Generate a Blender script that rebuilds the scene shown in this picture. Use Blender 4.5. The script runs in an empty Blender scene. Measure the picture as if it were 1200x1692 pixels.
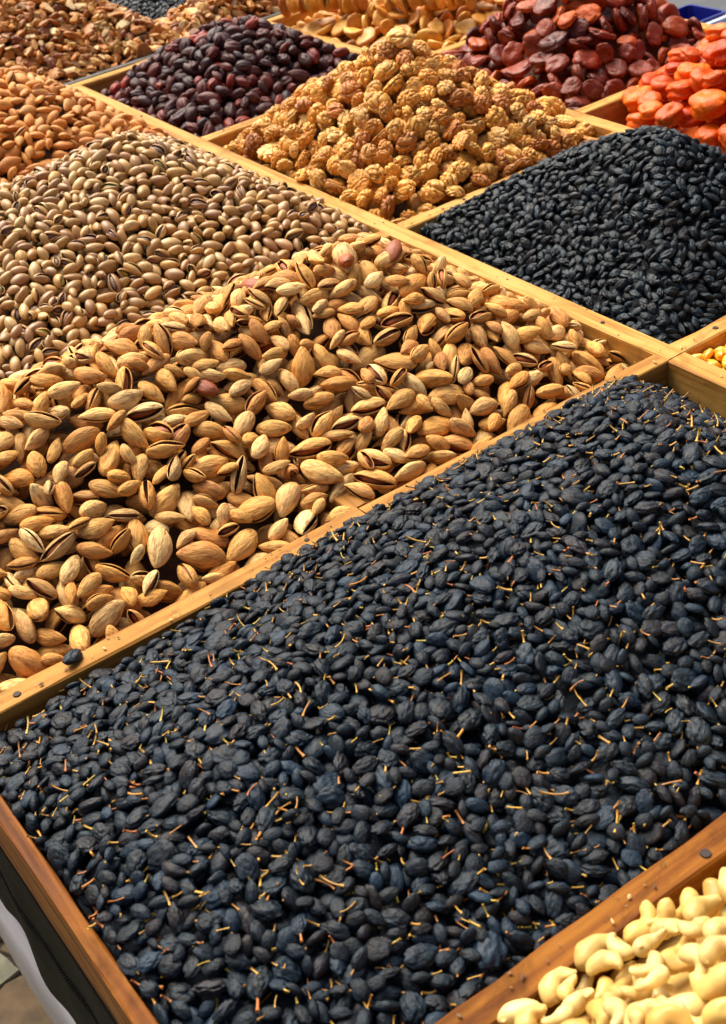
import bpy, bmesh, math
import numpy as np
from mathutils import Matrix, Vector

# ------------------------------------------------------------------ scene, camera, light
U = 0.6                     # metres per working unit; z = 0 is the top of the wooden dividers
sc = bpy.context.scene
col = sc.collection
F_PX = 2273.585
R_CAM = np.array([[0.8104457, -0.56912086, -0.13884963],
                  [-0.42502957, -0.40813967, -0.80794299],
                  [0.40314717, 0.71380912, -0.57266823]])
cam_d = bpy.data.cameras.new('camera')
cam = bpy.data.objects.new('camera', cam_d)
col.objects.link(cam)
sc.camera = cam
cam_d.sensor_fit = 'VERTICAL'
cam_d.sensor_height = 24.0
cam_d.lens = F_PX / 1692.0 * 24.0
cam_d.clip_start = 0.02
cam_d.clip_end = 200
_m = Matrix.Identity(4)
for i in range(3):
    _m[i][0] = R_CAM[0][i]
    _m[i][1] = -R_CAM[1][i]
    _m[i][2] = -R_CAM[2][i]
    _m[i][3] = (0, 0, 1 * U)[i]
cam.matrix_world = _m
cam_d.dof.use_dof = True
cam_d.dof.focus_distance = 1.08
cam_d.dof.aperture_fstop = 11.0

SUN_EL, SUN_AZ = math.radians(55), math.radians(88)      # azimuth measured from +x towards +y
world = bpy.data.worlds.new('World')
sc.world = world
world.use_nodes = True
wn = world.node_tree
bg = wn.nodes['Background']
sky = wn.nodes.new('ShaderNodeTexSky')
sky.sky_type = 'NISHITA'
sky.sun_disc = False
sky.sun_elevation = SUN_EL
sky.sun_rotation = math.radians(90) - SUN_AZ
sky.air_density = 0.7
sky.dust_density = 8.0
sky.ozone_density = 0.6
wn.links.new(sky.outputs[0], bg.inputs[0])
bg.inputs[1].default_value = 0.095
sun_d = bpy.data.lights.new('sun', 'SUN')
sun = bpy.data.objects.new('sun', sun_d)
col.objects.link(sun)
sun_d.energy = 2.9
sun_d.angle = math.radians(50)
sun_d.color = (1.0, 0.96, 0.85)
sdir = Vector((math.cos(SUN_EL) * math.cos(SUN_AZ), math.cos(SUN_EL) * math.sin(SUN_AZ), math.sin(SUN_EL)))
sun.rotation_euler = (-sdir).to_track_quat('-Z', 'Y').to_euler()
sc.view_settings.view_transform = 'Standard'
sc.view_settings.look = 'None'
sc.view_settings.exposure = 0.95
sc.view_settings.gamma = 1.0
sc.cycles.max_bounces = 5
sc.cycles.diffuse_bounces = 3
sc.cycles.glossy_bounces = 2

rs = np.random.RandomState(7)

# ------------------------------------------------------------------ small helpers
def lin(r, g, b):
    f = lambda c: ((c / 255.0 + 0.055) / 1.055) ** 2.4 if c > 10 else c / 255.0 / 12.92
    return (f(r), f(g), f(b), 1.0)

def project(P):
    """world points (n,3) in metres -> photo pixels (n,2) and depth"""
    c = (P - np.array([0, 0, U])) @ R_CAM.T
    d = np.maximum(c[:, 2], 1e-4)
    return np.stack([600 + F_PX * c[:, 0] / d, 846 + F_PX * c[:, 1] / d], 1), c[:, 2]

def tag(o, label=None, cat=None, group=None, kind=None):
    if label: o['label'] = label
    if cat: o['category'] = cat
    if group: o['group'] = group
    if kind: o['kind'] = kind
    return o

def tri_mesh(name, V, T, mats, mi=None, loc=None, rnd=None, smooth=True):
    """mesh from numpy triangles, with the local-coordinate and random attributes the materials read"""
    me = bpy.data.meshes.new(name)
    V = np.asarray(V, np.float32)
    T = np.asarray(T, np.int32)
    me.vertices.add(len(V))
    me.vertices.foreach_set('co', V.ravel())
    me.loops.add(len(T) * 3)
    me.loops.foreach_set('vertex_index', T.ravel())
    me.polygons.add(len(T))
    me.polygons.foreach_set('loop_start', np.arange(len(T), dtype=np.int32) * 3)
    if mi is not None:
        me.polygons.foreach_set('material_index', np.asarray(mi, np.int32))
    for m in mats:
        me.materials.append(m)
    if loc is not None:
        a = me.attributes.new('loc', 'FLOAT_VECTOR', 'POINT')
        a.data.foreach_set('vector', np.asarray(loc, np.float32).ravel())
    if rnd is not None:
        a = me.attributes.new('rnd', 'FLOAT', 'POINT')
        a.data.foreach_set('value', np.asarray(rnd, np.float32).ravel())
    me.update(calc_edges=True)
    me.polygons.foreach_set('use_smooth', np.full(len(T), bool(smooth)))
    me.validate()
    return me

def link(name, me, parent=None):
    o = bpy.data.objects.new(name, me)
    col.objects.link(o)
    if parent is not None:
        o.parent = parent
    return o

def empty(name, loc=(0, 0, 0)):
    o = bpy.data.objects.new(name, None)
    o.empty_display_size = 0.05
    col.objects.link(o)
    o.location = loc
    return o

class Waves:
    """smooth random field from plane waves"""
    def __init__(self, r, n=10, scale=1.0, aniso=(1, 1, 1)):
        k = r.normal(size=(n, 3))
        k /= np.linalg.norm(k, axis=1)[:, None]
        self.k = k * (scale * r.uniform(0.6, 1.5, (n, 1))) * np.array(aniso)
        self.p = r.uniform(0, 6.283, n)
        self.n = n
    def __call__(self, P):
        return np.sin(P @ self.k.T + self.p).sum(1) / math.sqrt(self.n / 2.0)

_ico = {}
def ico(sub):
    if sub not in _ico:
        bm = bmesh.new()
        bmesh.ops.create_icosphere(bm, subdivisions=sub, radius=1.0)
        V = np.array([v.co[:] for v in bm.verts])
        T = np.array([[v.index for v in f.verts] for f in bm.faces])
        bm.free()
        _ico[sub] = (V, T)
    return _ico[sub][0].copy(), _ico[sub][1].copy()

def grid_tris(nu, nv, wrap=False, off=0):
    i, j = np.meshgrid(np.arange(nu - 1), np.arange(nv if wrap else nv - 1), indexing='ij')
    j2 = (j + 1) % nv
    a = i * nv + j; b = (i + 1) * nv + j; c = (i + 1) * nv + j2; d = i * nv + j2
    return np.concatenate([np.stack([a, b, c], -1).reshape(-1, 3), np.stack([a, c, d], -1).reshape(-1, 3)]) + off

def tube(pts, rad, ns=6):
    pts = np.asarray(pts, float); n = len(pts)
    rad = np.broadcast_to(rad, (n,))
    tg = np.gradient(pts, axis=0); tg /= np.linalg.norm(tg, axis=1)[:, None] + 1e-9
    up = np.array([0, 0, 1.0]) if abs(tg[0, 2]) < .9 else np.array([1.0, 0, 0])
    V = []
    for k in range(n):
        s = np.cross(tg[k], up); s /= np.linalg.norm(s) + 1e-9
        w = np.cross(s, tg[k])
        a = np.arange(ns) * 2 * math.pi / ns
        V.append(pts[k] + rad[k] * (np.cos(a)[:, None] * s + np.sin(a)[:, None] * w))
    V = np.concatenate(V)
    T = grid_tris(n, ns, True)
    V = np.concatenate([V, pts[:1], pts[-1:]])
    c0, c1 = n * ns, n * ns + 1
    e = [[c0, (j + 1) % ns, j] for j in range(ns)] + [[c1, (n - 1) * ns + j, (n - 1) * ns + (j + 1) % ns] for j in range(ns)]
    return V, np.concatenate([T, np.array(e)])

# ------------------------------------------------------------------ materials
def new_mat(name):
    m = bpy.data.materials.new(name)
    m.use_nodes = True
    nt = m.node_tree
    return m, nt, nt.nodes['Principled BSDF']

def N(nt, typ, **kw):
    n = nt.nodes.new(typ)
    for k, v in kw.items():
        setattr(n, k, v)
    return n

def math_node(nt, op, a, b=None, c=None):
    n = N(nt, 'ShaderNodeMath', operation=op)
    for i, x in enumerate((a, b, c)):
        if x is None: continue
        if isinstance(x, (int, float)): n.inputs[i].default_value = x
        else: nt.links.new(x, n.inputs[i])
    return n.outputs[0]

def mixc(nt, fac, a, b, mode='MIX'):
    n = N(nt, 'ShaderNodeMix', data_type='RGBA', blend_type=mode)
    for i, x in ((0, fac), (6, a), (7, b)):
        if isinstance(x, (int, float)): n.inputs[i].default_value = x
        elif isinstance(x, tuple): n.inputs[i].default_value = x
        else: nt.links.new(x, n.inputs[i])
    return n.outputs[2]

def ramp(nt, fac, stops):
    n = N(nt, 'ShaderNodeValToRGB')
    e = n.color_ramp.elements
    while len(e) < len(stops): e.new(0.5)
    for i, (p, c) in enumerate(stops):
        e[i].position = p; e[i].color = c
    nt.links.new(fac, n.inputs[0])
    return n.outputs[0]

def item_mat(name, cols, rough=0.5, mott=None, mott_scale=3.0, mott_amt=0.5, streak=(1, 1, 1), bump=0.3,
             bump_scale=6.0, bump_dist=0.0006, coat=0.0, sss=0.0, spec=0.5, mott_lo=.45, mott_hi=.7, sheen=0.0):
    """one food item: colour picked per item from a ramp, mottled by noise in the item's own coordinates"""
    m, nt, bs = new_mat(name)
    oi = N(nt, 'ShaderNodeObjectInfo')
    at = N(nt, 'ShaderNodeAttribute', attribute_name='rnd')
    lo = N(nt, 'ShaderNodeAttribute', attribute_name='loc')
    r = math_node(nt, 'FRACT', math_node(nt, 'ADD', oi.outputs['Random'], at.outputs['Fac']))
    stops = [((i + 0.5) / len(cols), c) for i, c in enumerate(cols)]
    base = ramp(nt, r, stops)
    r2 = math_node(nt, 'FRACT', math_node(nt, 'MULTIPLY', r, 17.31))
    mp = N(nt, 'ShaderNodeVectorMath', operation='MULTIPLY')
    nt.links.new(lo.outputs['Vector'], mp.inputs[0]); mp.inputs[1].default_value = streak
    no = N(nt, 'ShaderNodeTexNoise', noise_dimensions='4D')
    nt.links.new(mp.outputs[0], no.inputs['Vector'])
    nt.links.new(math_node(nt, 'MULTIPLY', r, 60.0), no.inputs['W'])
    no.inputs['Scale'].default_value = mott_scale; no.inputs['Detail'].default_value = 4
    mr = N(nt, 'ShaderNodeMapRange'); nt.links.new(no.outputs['Fac'], mr.inputs[0])
    mr.inputs[1].default_value = mott_lo; mr.inputs[2].default_value = mott_hi
    c = base
    if mott:
        c = mixc(nt, math_node(nt, 'MULTIPLY', mr.outputs[0], mott_amt), base, mott)
    hv = N(nt, 'ShaderNodeHueSaturation')
    nt.links.new(c, hv.inputs['Color'])
    nt.links.new(math_node(nt, 'ADD', math_node(nt, 'MULTIPLY', r2, 0.4), 0.78), hv.inputs['Value'])
    nt.links.new(hv.outputs[0], bs.inputs['Base Color'])
    nb = N(nt, 'ShaderNodeTexNoise', noise_dimensions='4D')
    nt.links.new(mp.outputs[0], nb.inputs['Vector']); nt.links.new(math_node(nt, 'MULTIPLY', r, 31.0), nb.inputs['W'])
    nb.inputs['Scale'].default_value = bump_scale; nb.inputs['Detail'].default_value = 5; nb.inputs['Roughness'].default_value = .6
    bp = N(nt, 'ShaderNodeBump'); bp.inputs['Strength'].default_value = bump; bp.inputs['Distance'].default_value = bump_dist
    nt.links.new(nb.outputs['Fac'], bp.inputs['Height']); nt.links.new(bp.outputs[0], bs.inputs['Normal'])
    bs.inputs['Roughness'].default_value = rough
    rr = math_node(nt, 'ADD', math_node(nt, 'MULTIPLY', no.outputs['Fac'], 0.3), rough - 0.15)
    nt.links.new(rr, bs.inputs['Roughness'])
    bs.inputs['Specular IOR Level'].default_value = spec
    bs.inputs['Coat Weight'].default_value = coat
    bs.inputs['Coat Roughness'].default_value = 0.25
    if sss:
        bs.inputs['Subsurface Weight'].default_value = sss
        bs.inputs['Subsurface Radius'].default_value = (1.0, 0.4, 0.15)
        bs.inputs['Subsurface Scale'].default_value = 0.006
    return m

def plain(name, c, rough=0.6, noise=None, scale=30, amt=0.5, bump=0.0, metal=0.0, dist=0.001, lo=.4, hi=.65, stretch=(1, 1, 1), spec=.5):
    m, nt, bs = new_mat(name)
    tc = N(nt, 'ShaderNodeTexCoord')
    mp = N(nt, 'ShaderNodeVectorMath', operation='MULTIPLY'); nt.links.new(tc.outputs['Object'], mp.inputs[0]); mp.inputs[1].default_value = stretch
    no = N(nt, 'ShaderNodeTexNoise'); nt.links.new(mp.outputs[0], no.inputs['Vector'])
    no.inputs['Scale'].default_value = scale; no.inputs['Detail'].default_value = 6
    if noise:
        mr = N(nt, 'ShaderNodeMapRange'); nt.links.new(no.outputs['Fac'], mr.inputs[0]); mr.inputs[1].default_value = lo; mr.inputs[2].default_value = hi
        nt.links.new(mixc(nt, math_node(nt, 'MULTIPLY', mr.outputs[0], amt), c, noise), bs.inputs['Base Color'])
    else:
        bs.inputs['Base Color'].default_value = c
    bs.inputs['Roughness'].default_value = rough; bs.inputs['Metallic'].default_value = metal; bs.inputs['Specular IOR Level'].default_value = spec
    if bump:
        bp = N(nt, 'ShaderNodeBump'); bp.inputs['Strength'].default_value = bump; bp.inputs['Distance'].default_value = dist
        nt.links.new(no.outputs['Fac'], bp.inputs['Height']); nt.links.new(bp.outputs[0], bs.inputs['Normal'])
    return m

def wood_mat(name, light, mid, dark, rough=0.5, stain=0.5, spec=.4):
    """planed pine: long grain, growth bands, knots and grime, all in the board's own coordinates (x = length)"""
    m, nt, bs = new_mat(name)
    tc = N(nt, 'ShaderNodeTexCoord'); oi = N(nt, 'ShaderNodeObjectInfo')
    off = N(nt, 'ShaderNodeCombineXYZ')
    for i in range(3): nt.links.new(math_node(nt, 'MULTIPLY', oi.outputs['Random'], 7.0 + 3 * i), off.inputs[i])
    ad = N(nt, 'ShaderNodeVectorMath', operation='ADD'); nt.links.new(tc.outputs['Object'], ad.inputs[0]); nt.links.new(off.outputs[0], ad.inputs[1])
    def noise(vec, scale, detail=4, dist=0.0, rgh=.5):
        mp = N(nt, 'ShaderNodeVectorMath', operation='MULTIPLY'); nt.links.new(ad.outputs[0], mp.inputs[0]); mp.inputs[1].default_value = vec
        n = N(nt, 'ShaderNodeTexNoise'); nt.links.new(mp.outputs[0], n.inputs['Vector'])
        n.inputs['Scale'].default_value = scale; n.inputs['Detail'].default_value = detail; n.inputs['Distortion'].default_value = dist; n.inputs['Roughness'].default_value = rgh
        return n.outputs['Fac']
    g1 = noise((3, 60, 60), 2.2, 5, 0.3)
    g2 = noise((8, 400, 400), 2.0, 3)
    g3 = noise((9, 14, 14), 2.0, 6, 0.8, .65)
    g4 = noise((60, 70, 70), 2.0, 6, 0.2, .7)
    c = ramp(nt, g1, [(0.32, dark), (0.47, mid), (0.62, light), (0.8, mid)])
    c = mixc(nt, math_node(nt, 'MULTIPLY', g2, 0.25), c, dark, 'MIX')
    mr = N(nt, 'ShaderNodeMapRange'); nt.links.new(g3, mr.inputs[0]); mr.inputs[1].default_value = .52; mr.inputs[2].default_value = .72
    c = mixc(nt, math_node(nt, 'MULTIPLY', mr.outputs[0], stain), c, tuple(x * .45 for x in dark[:3]) + (1,))
    mr2 = N(nt, 'ShaderNodeMapRange'); nt.links.new(g4, mr2.inputs[0]); mr2.inputs[1].default_value = .6; mr2.inputs[2].default_value = .72
    c = mixc(nt, math_node(nt, 'MULTIPLY', mr2.outputs[0], stain * .8), c, tuple(x * .3 for x in dark[:3]) + (1,))
    nt.links.new(c, bs.inputs['Base Color'])
    h = math_node(nt, 'ADD', math_node(nt, 'MULTIPLY', g2, .6), math_node(nt, 'MULTIPLY', g4, .9))
    bp = N(nt, 'ShaderNodeBump'); bp.inputs['Strength'].default_value = .45; bp.inputs['Distance'].default_value = .0009
    nt.links.new(h, bp.inputs['Height']); nt.links.new(bp.outputs[0], bs.inputs['Normal'])
    nt.links.new(math_node(nt, 'ADD', math_node(nt, 'MULTIPLY', g3, .35), rough - .15), bs.inputs['Roughness'])
    bs.inputs['Specular IOR Level'].default_value = spec
    return m

M = {}
M['stem_raisin'] = item_mat('raisin_skin', [lin(16, 22, 26), lin(18, 30, 39), lin(12, 15, 18), lin(24, 41, 56), lin(14, 18, 22), lin(23, 24, 26), lin(17, 27, 35), lin(12, 14, 16), lin(30, 24, 24)],
                            rough=.45, mott=lin(44, 70, 90), mott_scale=2.6, mott_amt=.36, bump=.9, bump_scale=3.2, bump_dist=.0012, streak=(.7, 1.6, 1.6), spec=.27)
M['stem'] = item_mat('stem_bark', [lin(196, 150, 56), lin(190, 124, 50), lin(172, 150, 54), lin(206, 164, 78), lin(176, 94, 44), lin(160, 116, 54), lin(200, 152, 70)], rough=.6, bump=.3, bump_dist=.0002)
M['raisin'] = item_mat('black_raisin_skin', [lin(15, 22, 26), lin(18, 30, 37), lin(12, 17, 20), lin(20, 36, 46), lin(15, 21, 25), lin(24, 24, 26)],
                       rough=.38, mott=lin(38, 62, 76), mott_scale=3.2, mott_amt=.4, bump=1.0, bump_scale=3.6, bump_dist=.0012, streak=(.6, 1.8, 1.8), spec=.3)
M['almond'] = item_mat('almond_shell', [lin(228, 170, 88), lin(220, 158, 74), lin(234, 184, 108), lin(208, 142, 62), lin(226, 166, 82), lin(240, 206, 138), lin(218, 154, 76), lin(196, 130, 62), lin(236, 192, 122)],
                       rough=.62, mott=lin(146, 82, 30), mott_scale=2.0, mott_amt=.8, streak=(.8, 3.2, 3.2), bump=1.0, bump_scale=3.0, bump_dist=.0016, spec=.3, mott_lo=.48, mott_hi=.68)
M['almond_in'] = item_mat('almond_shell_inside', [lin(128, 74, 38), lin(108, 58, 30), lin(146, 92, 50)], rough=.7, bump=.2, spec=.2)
M['kernel'] = item_mat('almond_kernel_skin', [lin(156, 74, 14), lin(136, 60, 12), lin(168, 86, 18)], rough=.55, mott=lin(110, 50, 20), mott_amt=.6, streak=(.8, 5, 5), bump=.8, bump_scale=4, bump_dist=.0006)
M['small_almond'] = item_mat('small_almond_shell', [lin(212, 146, 72), lin(202, 130, 56), lin(222, 162, 92), lin(190, 114, 48), lin(216, 152, 76)],
                             rough=.58, mott=lin(150, 84, 34), mott_amt=.55, streak=(.8, 3, 3), bump=.5, bump_scale=3.2, spec=.3, bump_dist=.0008)
M['pistachio'] = item_mat('pistachio_shell', [lin(192, 152, 90), lin(176, 134, 72), lin(206, 172, 112), lin(160, 116, 62), lin(186, 144, 80), lin(150, 108, 66), lin(176, 136, 92)],
                          rough=.42, mott=lin(128, 84, 50), mott_amt=.55, streak=(1, 2, 2), mott_scale=1.8, bump=.3, bump_scale=3, spec=.45, bump_dist=.0006)
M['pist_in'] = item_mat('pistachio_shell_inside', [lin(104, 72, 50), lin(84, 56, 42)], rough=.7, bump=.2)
M['pist_kernel'] = item_mat('pistachio_kernel_skin', [lin(122, 78, 70), lin(110, 70, 66), lin(150, 140, 52), lin(134, 84, 66), lin(104, 70, 64)], rough=.6, mott=lin(140, 136, 60), mott_amt=.4, bump=.5, streak=(1, 3, 3))
M['walnut'] = item_mat('walnut_skin', [lin(230, 172, 78), lin(222, 158, 62), lin(236, 188, 104), lin(204, 136, 48), lin(226, 166, 72), lin(178, 108, 40)],
                       rough=.52, mott=lin(122, 64, 20), mott_amt=.7, mott_scale=2.6, bump=.7, bump_scale=5.0, bump_dist=.0009, spec=.4, mott_lo=.48, mott_hi=.68)
M['walnut_piece'] = item_mat('walnut_piece_skin', [lin(204, 134, 50), lin(180, 106, 36), lin(218, 156, 70), lin(136, 70, 22), lin(192, 120, 42), lin(224, 176, 98)],
                             rough=.5, mott=lin(100, 50, 14), mott_amt=.7, mott_scale=2.6, bump=.7, bump_scale=5, bump_dist=.001, spec=.4)
M['walnut_cut'] = item_mat('walnut_broken_face', [lin(226, 192, 132), lin(206, 160, 96), lin(232, 204, 150)], rough=.7, mott=lin(190, 140, 80), bump=.5, bump_scale=6)
M['red_fruit'] = item_mat('dark_red_fruit_skin', [lin(66, 28, 26), lin(94, 32, 24), lin(48, 25, 26), lin(150, 44, 20), lin(56, 28, 30), lin(82, 30, 24), lin(44, 25, 28), lin(62, 30, 30)],
                          rough=.55, mott=lin(40, 22, 24), mott_amt=.8, mott_scale=1.3, bump=.8, bump_scale=2.6, bump_dist=.0014, spec=.35, coat=.0, streak=(.7, 1.4, 1.4))
M['dark_apricot'] = item_mat('dark_apricot_skin', [lin(124, 42, 12), lin(92, 30, 14), lin(154, 56, 12), lin(70, 24, 18), lin(196, 84, 12), lin(108, 34, 14), lin(138, 50, 18)],
                             rough=.36, mott=lin(66, 20, 12), mott_amt=.6, mott_scale=1.4, bump=1.0, bump_scale=2.6, bump_dist=.0025, coat=.0, spec=.3, sss=.0)
M['apricot'] = item_mat('orange_apricot_skin', [lin(214, 88, 2), lin(222, 104, 3), lin(202, 70, 2), lin(218, 96, 2), lin(192, 60, 3)],
                        rough=.45, mott=lin(184, 52, 2), mott_amt=.6, mott_scale=1.4, bump=.9, bump_scale=2.6, bump_dist=.0022, coat=.0, spec=.28, sss=.0)
M['fig'] = item_mat('dried_fig_skin', [lin(222, 160, 52), lin(208, 136, 38), lin(230, 176, 72), lin(192, 112, 32)],
                    rough=.5, mott=lin(160, 88, 36), mott_amt=.6, mott_scale=1.6, bump=.8, bump_scale=2.4, bump_dist=.002, sss=.05, streak=(1, 1, 1))
M['cashew'] = item_mat('cashew_skin', [lin(212, 180, 102), lin(204, 164, 82), lin(218, 192, 122), lin(196, 150, 70)],
                       rough=.48, mott=lin(174, 114, 46), mott_amt=.5, mott_scale=1.2, bump=.25, bump_scale=2.4, bump_dist=.001, spec=.4, sss=.1)
M['golden'] = item_mat('golden_raisin_skin', [lin(236, 168, 30), lin(228, 150, 24), lin(242, 184, 50)], rough=.34, mott=lin(224, 150, 24), mott_amt=.5, bump=.8, bump_scale=2.2, bump_dist=.0015, coat=.3, sss=.25)
M['pale_pine'] = wood_mat('pale_pine_board', lin(202, 156, 84), lin(186, 136, 62), lin(150, 98, 38), rough=.65, stain=.6, spec=.2)
M['tan_pine'] = wood_mat('tan_pine_board', lin(184, 134, 62), lin(162, 110, 44), lin(120, 74, 24), rough=.65, stain=.7, spec=.2)
M['red_pine'] = wood_mat('reddish_pine_board', lin(146, 92, 26), lin(120, 68, 16), lin(78, 40, 8), rough=.62, stain=.65, spec=.12)
M['nail'] = plain('dull_nail_steel', lin(38, 30, 26), rough=.7, noise=lin(66, 44, 28), metal=.2)
M['hole'] = plain('grey_washer_steel', lin(150, 140, 130), rough=.45, metal=.7)
M['tray_bottom'] = plain('tray_plywood', lin(120, 90, 56), rough=.8, noise=lin(90, 66, 40))

# ------------------------------------------------------------------ item shapes
# every maker returns a list of pieces: (part name, V, T, material index list, materials, loc)
def blob(r, a, b, c, sub, wr=0.05, wf=4.0, crease=0.0, cf=3.0, lump=0.08, pinch=0.0, aniso=(.5, 1.4, 1.4), flat=0.0):
    V, T = ico(sub)
    lw = Waves(r, 8, 1.6); ww = Waves(r, 14, wf, aniso); cw = Waves(r, 12, cf, aniso)
    d = 1 + lump * lw(V) * .5 + wr * ww(V) * .5
    if crease:
        d -= crease * np.exp(-(cw(V) / .33) ** 2)
    P = V * d[:, None]
    if pinch:
        t = P[:, 0]
        s = 1 - pinch * np.clip(t, 0, 1.2) ** 2
        P[:, 1] *= s; P[:, 2] *= s
    loc = P * np.array([1, b / a, c / a]) + r.uniform(-5, 5, 3)
    return P * np.array([a, b, c]), T, loc

def stem_geo(r, a, L=None, ns=5):
    L = L or r.uniform(.5, 1.05) * a
    n = 5
    t = np.linspace(0, 1, n)
    bend = r.normal(0, .22, 2)
    pts = np.stack([a * .88 + t * L, bend[0] * L * t ** 2, (bend[1] + .15) * L * t ** 2], 1)
    rad = a * np.array([.11, .075, .07, .08, .11]) * r.uniform(.85, 1.2)
    return tube(pts, rad, ns)

def mk_stem_raisin(r, lod):
    a = U * r.uniform(.0126, .0164); b = a * r.uniform(.52, .86); c = a * r.uniform(.34, .5)
    V, T, loc = blob(r, a, b, c, 2 + lod, wr=.10, wf=8, crease=.17, cf=4.6, lump=.36, pinch=.12, aniso=(.8, 1.2, 1.2))
    out = [('', V, T, None, [M['stem_raisin']], loc)]
    if r.rand() < .72:
        SV, ST = stem_geo(r, a, ns=6 if lod else 4)
        out.append(('stem', SV, ST, None, [M['stem']], SV / a))
    return out, (a, b, c)

def mk_raisin(r, lod):
    a = U * r.uniform(.0104, .0142); b = a * r.uniform(.46, .72); c = a * r.uniform(.34, .5)
    V, T, loc = blob(r, a, b, c, 2 + lod, wr=.10, wf=7.5, crease=.2, cf=4.8, lump=.34, pinch=.1, aniso=(.75, 1.25, 1.25))
    return [('', V, T, None, [M['raisin']], loc)], (a, b, c)

def shell(r, a, b, c, nu, nv, gap, tipgap, tip, curve, groove, mats, kernel=None, kin=.72, thick=.1, ksub=2):
    """nut in its shell: outer skin with a keel, split along +y when gap > 0 (rim, inner skin, kernel inside)"""
    t = np.linspace(0, 1, nu)
    x = -np.cos(math.pi * t)
    prof = np.sqrt(np.clip(1 - x ** 2, 0, 1)) * (1 - tip * np.clip((x + .15) / 1.15, 0, 1) ** 1.5)
    prof[0] = prof[-1] = 0.0
    ph = np.linspace(0, 2 * math.pi, nv)
    X, PH = np.meshgrid(x, ph, indexing='ij'); W = np.meshgrid(prof, ph, indexing='ij')[0]
    cy, sz = np.cos(PH), np.sin(PH)
    keel = 1 + .07 * np.abs(cy) ** 10
    lw = Waves(r, 8, 2.0); gw = Waves(r, 12, 5.5, (.32, 1.3, 1.3))
    D = np.stack([X, cy, sz], -1).reshape(-1, 3)
    disp = (1 + .035 * lw(D)).reshape(X.shape)
    gv = gw(D).reshape(X.shape)
    disp = disp - groove * np.exp(-(gv / .35) ** 2) * (1 - np.abs(X) ** 6)
    if gap <= 0:
        disp = disp - .05 * np.exp(-((np.abs(PH - math.pi) - math.pi) / .12) ** 2)
    def surf(k, kx):
        Y = W * cy * keel * disp * b * k
        Z = W * sz * disp * c * k
        if gap > 0:
            op = gap * c * (1 - np.abs(X) ** 4) * (1 + tipgap * np.clip(X, -1, 1)) + gap * c * tipgap * .5 * np.clip(X, 0, 1) ** 3
            f = np.clip((Y / b / np.maximum(W, 1e-3) + 1) / 2, 0, 1.1)
            Z = Z + np.where(PH < math.pi, 1, -1) * op * f
        Y = Y + curve * b * (X ** 2 - .3)
        return np.stack([X * a * kx * (1 + .0 * Y), Y, Z], -1).reshape(-1, 3)
    Vo = surf(1, 1)
    To = grid_tris(nu, nv)
    if gap <= 0:
        return [('', Vo, To[:, ::-1], None, mats[:1], np.concatenate([Vo], 0) / a + r.uniform(-5, 5, 3))]
    Vi = surf(1 - thick, 1 - thick * .5)
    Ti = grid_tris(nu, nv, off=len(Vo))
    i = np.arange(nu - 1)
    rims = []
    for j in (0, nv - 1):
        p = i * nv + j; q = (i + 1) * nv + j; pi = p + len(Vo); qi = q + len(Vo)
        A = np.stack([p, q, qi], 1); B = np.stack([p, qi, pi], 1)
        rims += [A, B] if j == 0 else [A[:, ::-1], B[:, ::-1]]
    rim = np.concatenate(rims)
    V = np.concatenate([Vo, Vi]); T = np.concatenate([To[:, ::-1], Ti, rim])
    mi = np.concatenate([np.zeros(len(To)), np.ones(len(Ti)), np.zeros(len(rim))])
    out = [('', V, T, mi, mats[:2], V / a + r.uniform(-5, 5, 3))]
    if kernel:
        KV, KT, kl = blob(r, a * kin * 1.08, b * kin, c * kin, ksub, wr=.04, wf=5, crease=.04, lump=.05, pinch=.25)
        KV[:, 1] += curve * b * (-.1) + b * .06
        out.append(('kernel', KV, KT, None, [kernel], kl))
    return out

def mk_almond(r, lod):
    a = U * r.uniform(.0235, .0345); b = a * r.uniform(.40, .53); c = b * r.uniform(.66, .85)
    u = r.rand(); gap = 0 if u < .34 else r.uniform(.15, .6)
    k = (M['kernel'] if r.rand() < .75 else None)
    p = shell(r, a, b, c, (12, 18, 30)[lod], (14, 22, 37)[lod], gap, r.uniform(0, .5), r.uniform(.35, .75), r.uniform(-.05, .35), r.uniform(.04, .085),
              [M['almond'], M['almond_in']], k, thick=.09, ksub=2 if lod == 2 else 1)
    return p, (a, b, c * (1 + gap * .6))

def mk_small_almond(r, lod):
    a = U * r.uniform(.022, .027); b = a * r.uniform(.50, .6); c = b * r.uniform(.6, .78)
    gap = 0 if r.rand() < .6 else r.uniform(.12, .4)
    p = shell(r, a, b, c, (11, 15, 22)[lod], (13, 19, 27)[lod], gap, .3, r.uniform(.35, .6), r.uniform(0, .2), r.uniform(.02, .04),
              [M['small_almond'], M['almond_in']], M['kernel'], ksub=2 if lod == 2 else 1)
    return p, (a, b, c * (1 + gap * .6))

def mk_pistachio(r, lod):
    a = U * r.uniform(.0160, .0200); b = a * r.uniform(.46, .56); c = b * r.uniform(.82, 1.0)
    gap = 0 if r.rand() < .25 else r.uniform(.3, .75)
    p = shell(r, a, b, c, (10, 14, 22)[lod], (12, 17, 27)[lod], gap, r.uniform(.5, 1.0), r.uniform(.15, .4), r.uniform(0, .16), r.uniform(.0, .02),
              [M['pistachio'], M['pist_in']], M['pist_kernel'], kin=.78, ksub=2 if lod == 2 else 1)
    return p, (a, b, c * (1 + gap * .5))

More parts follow.
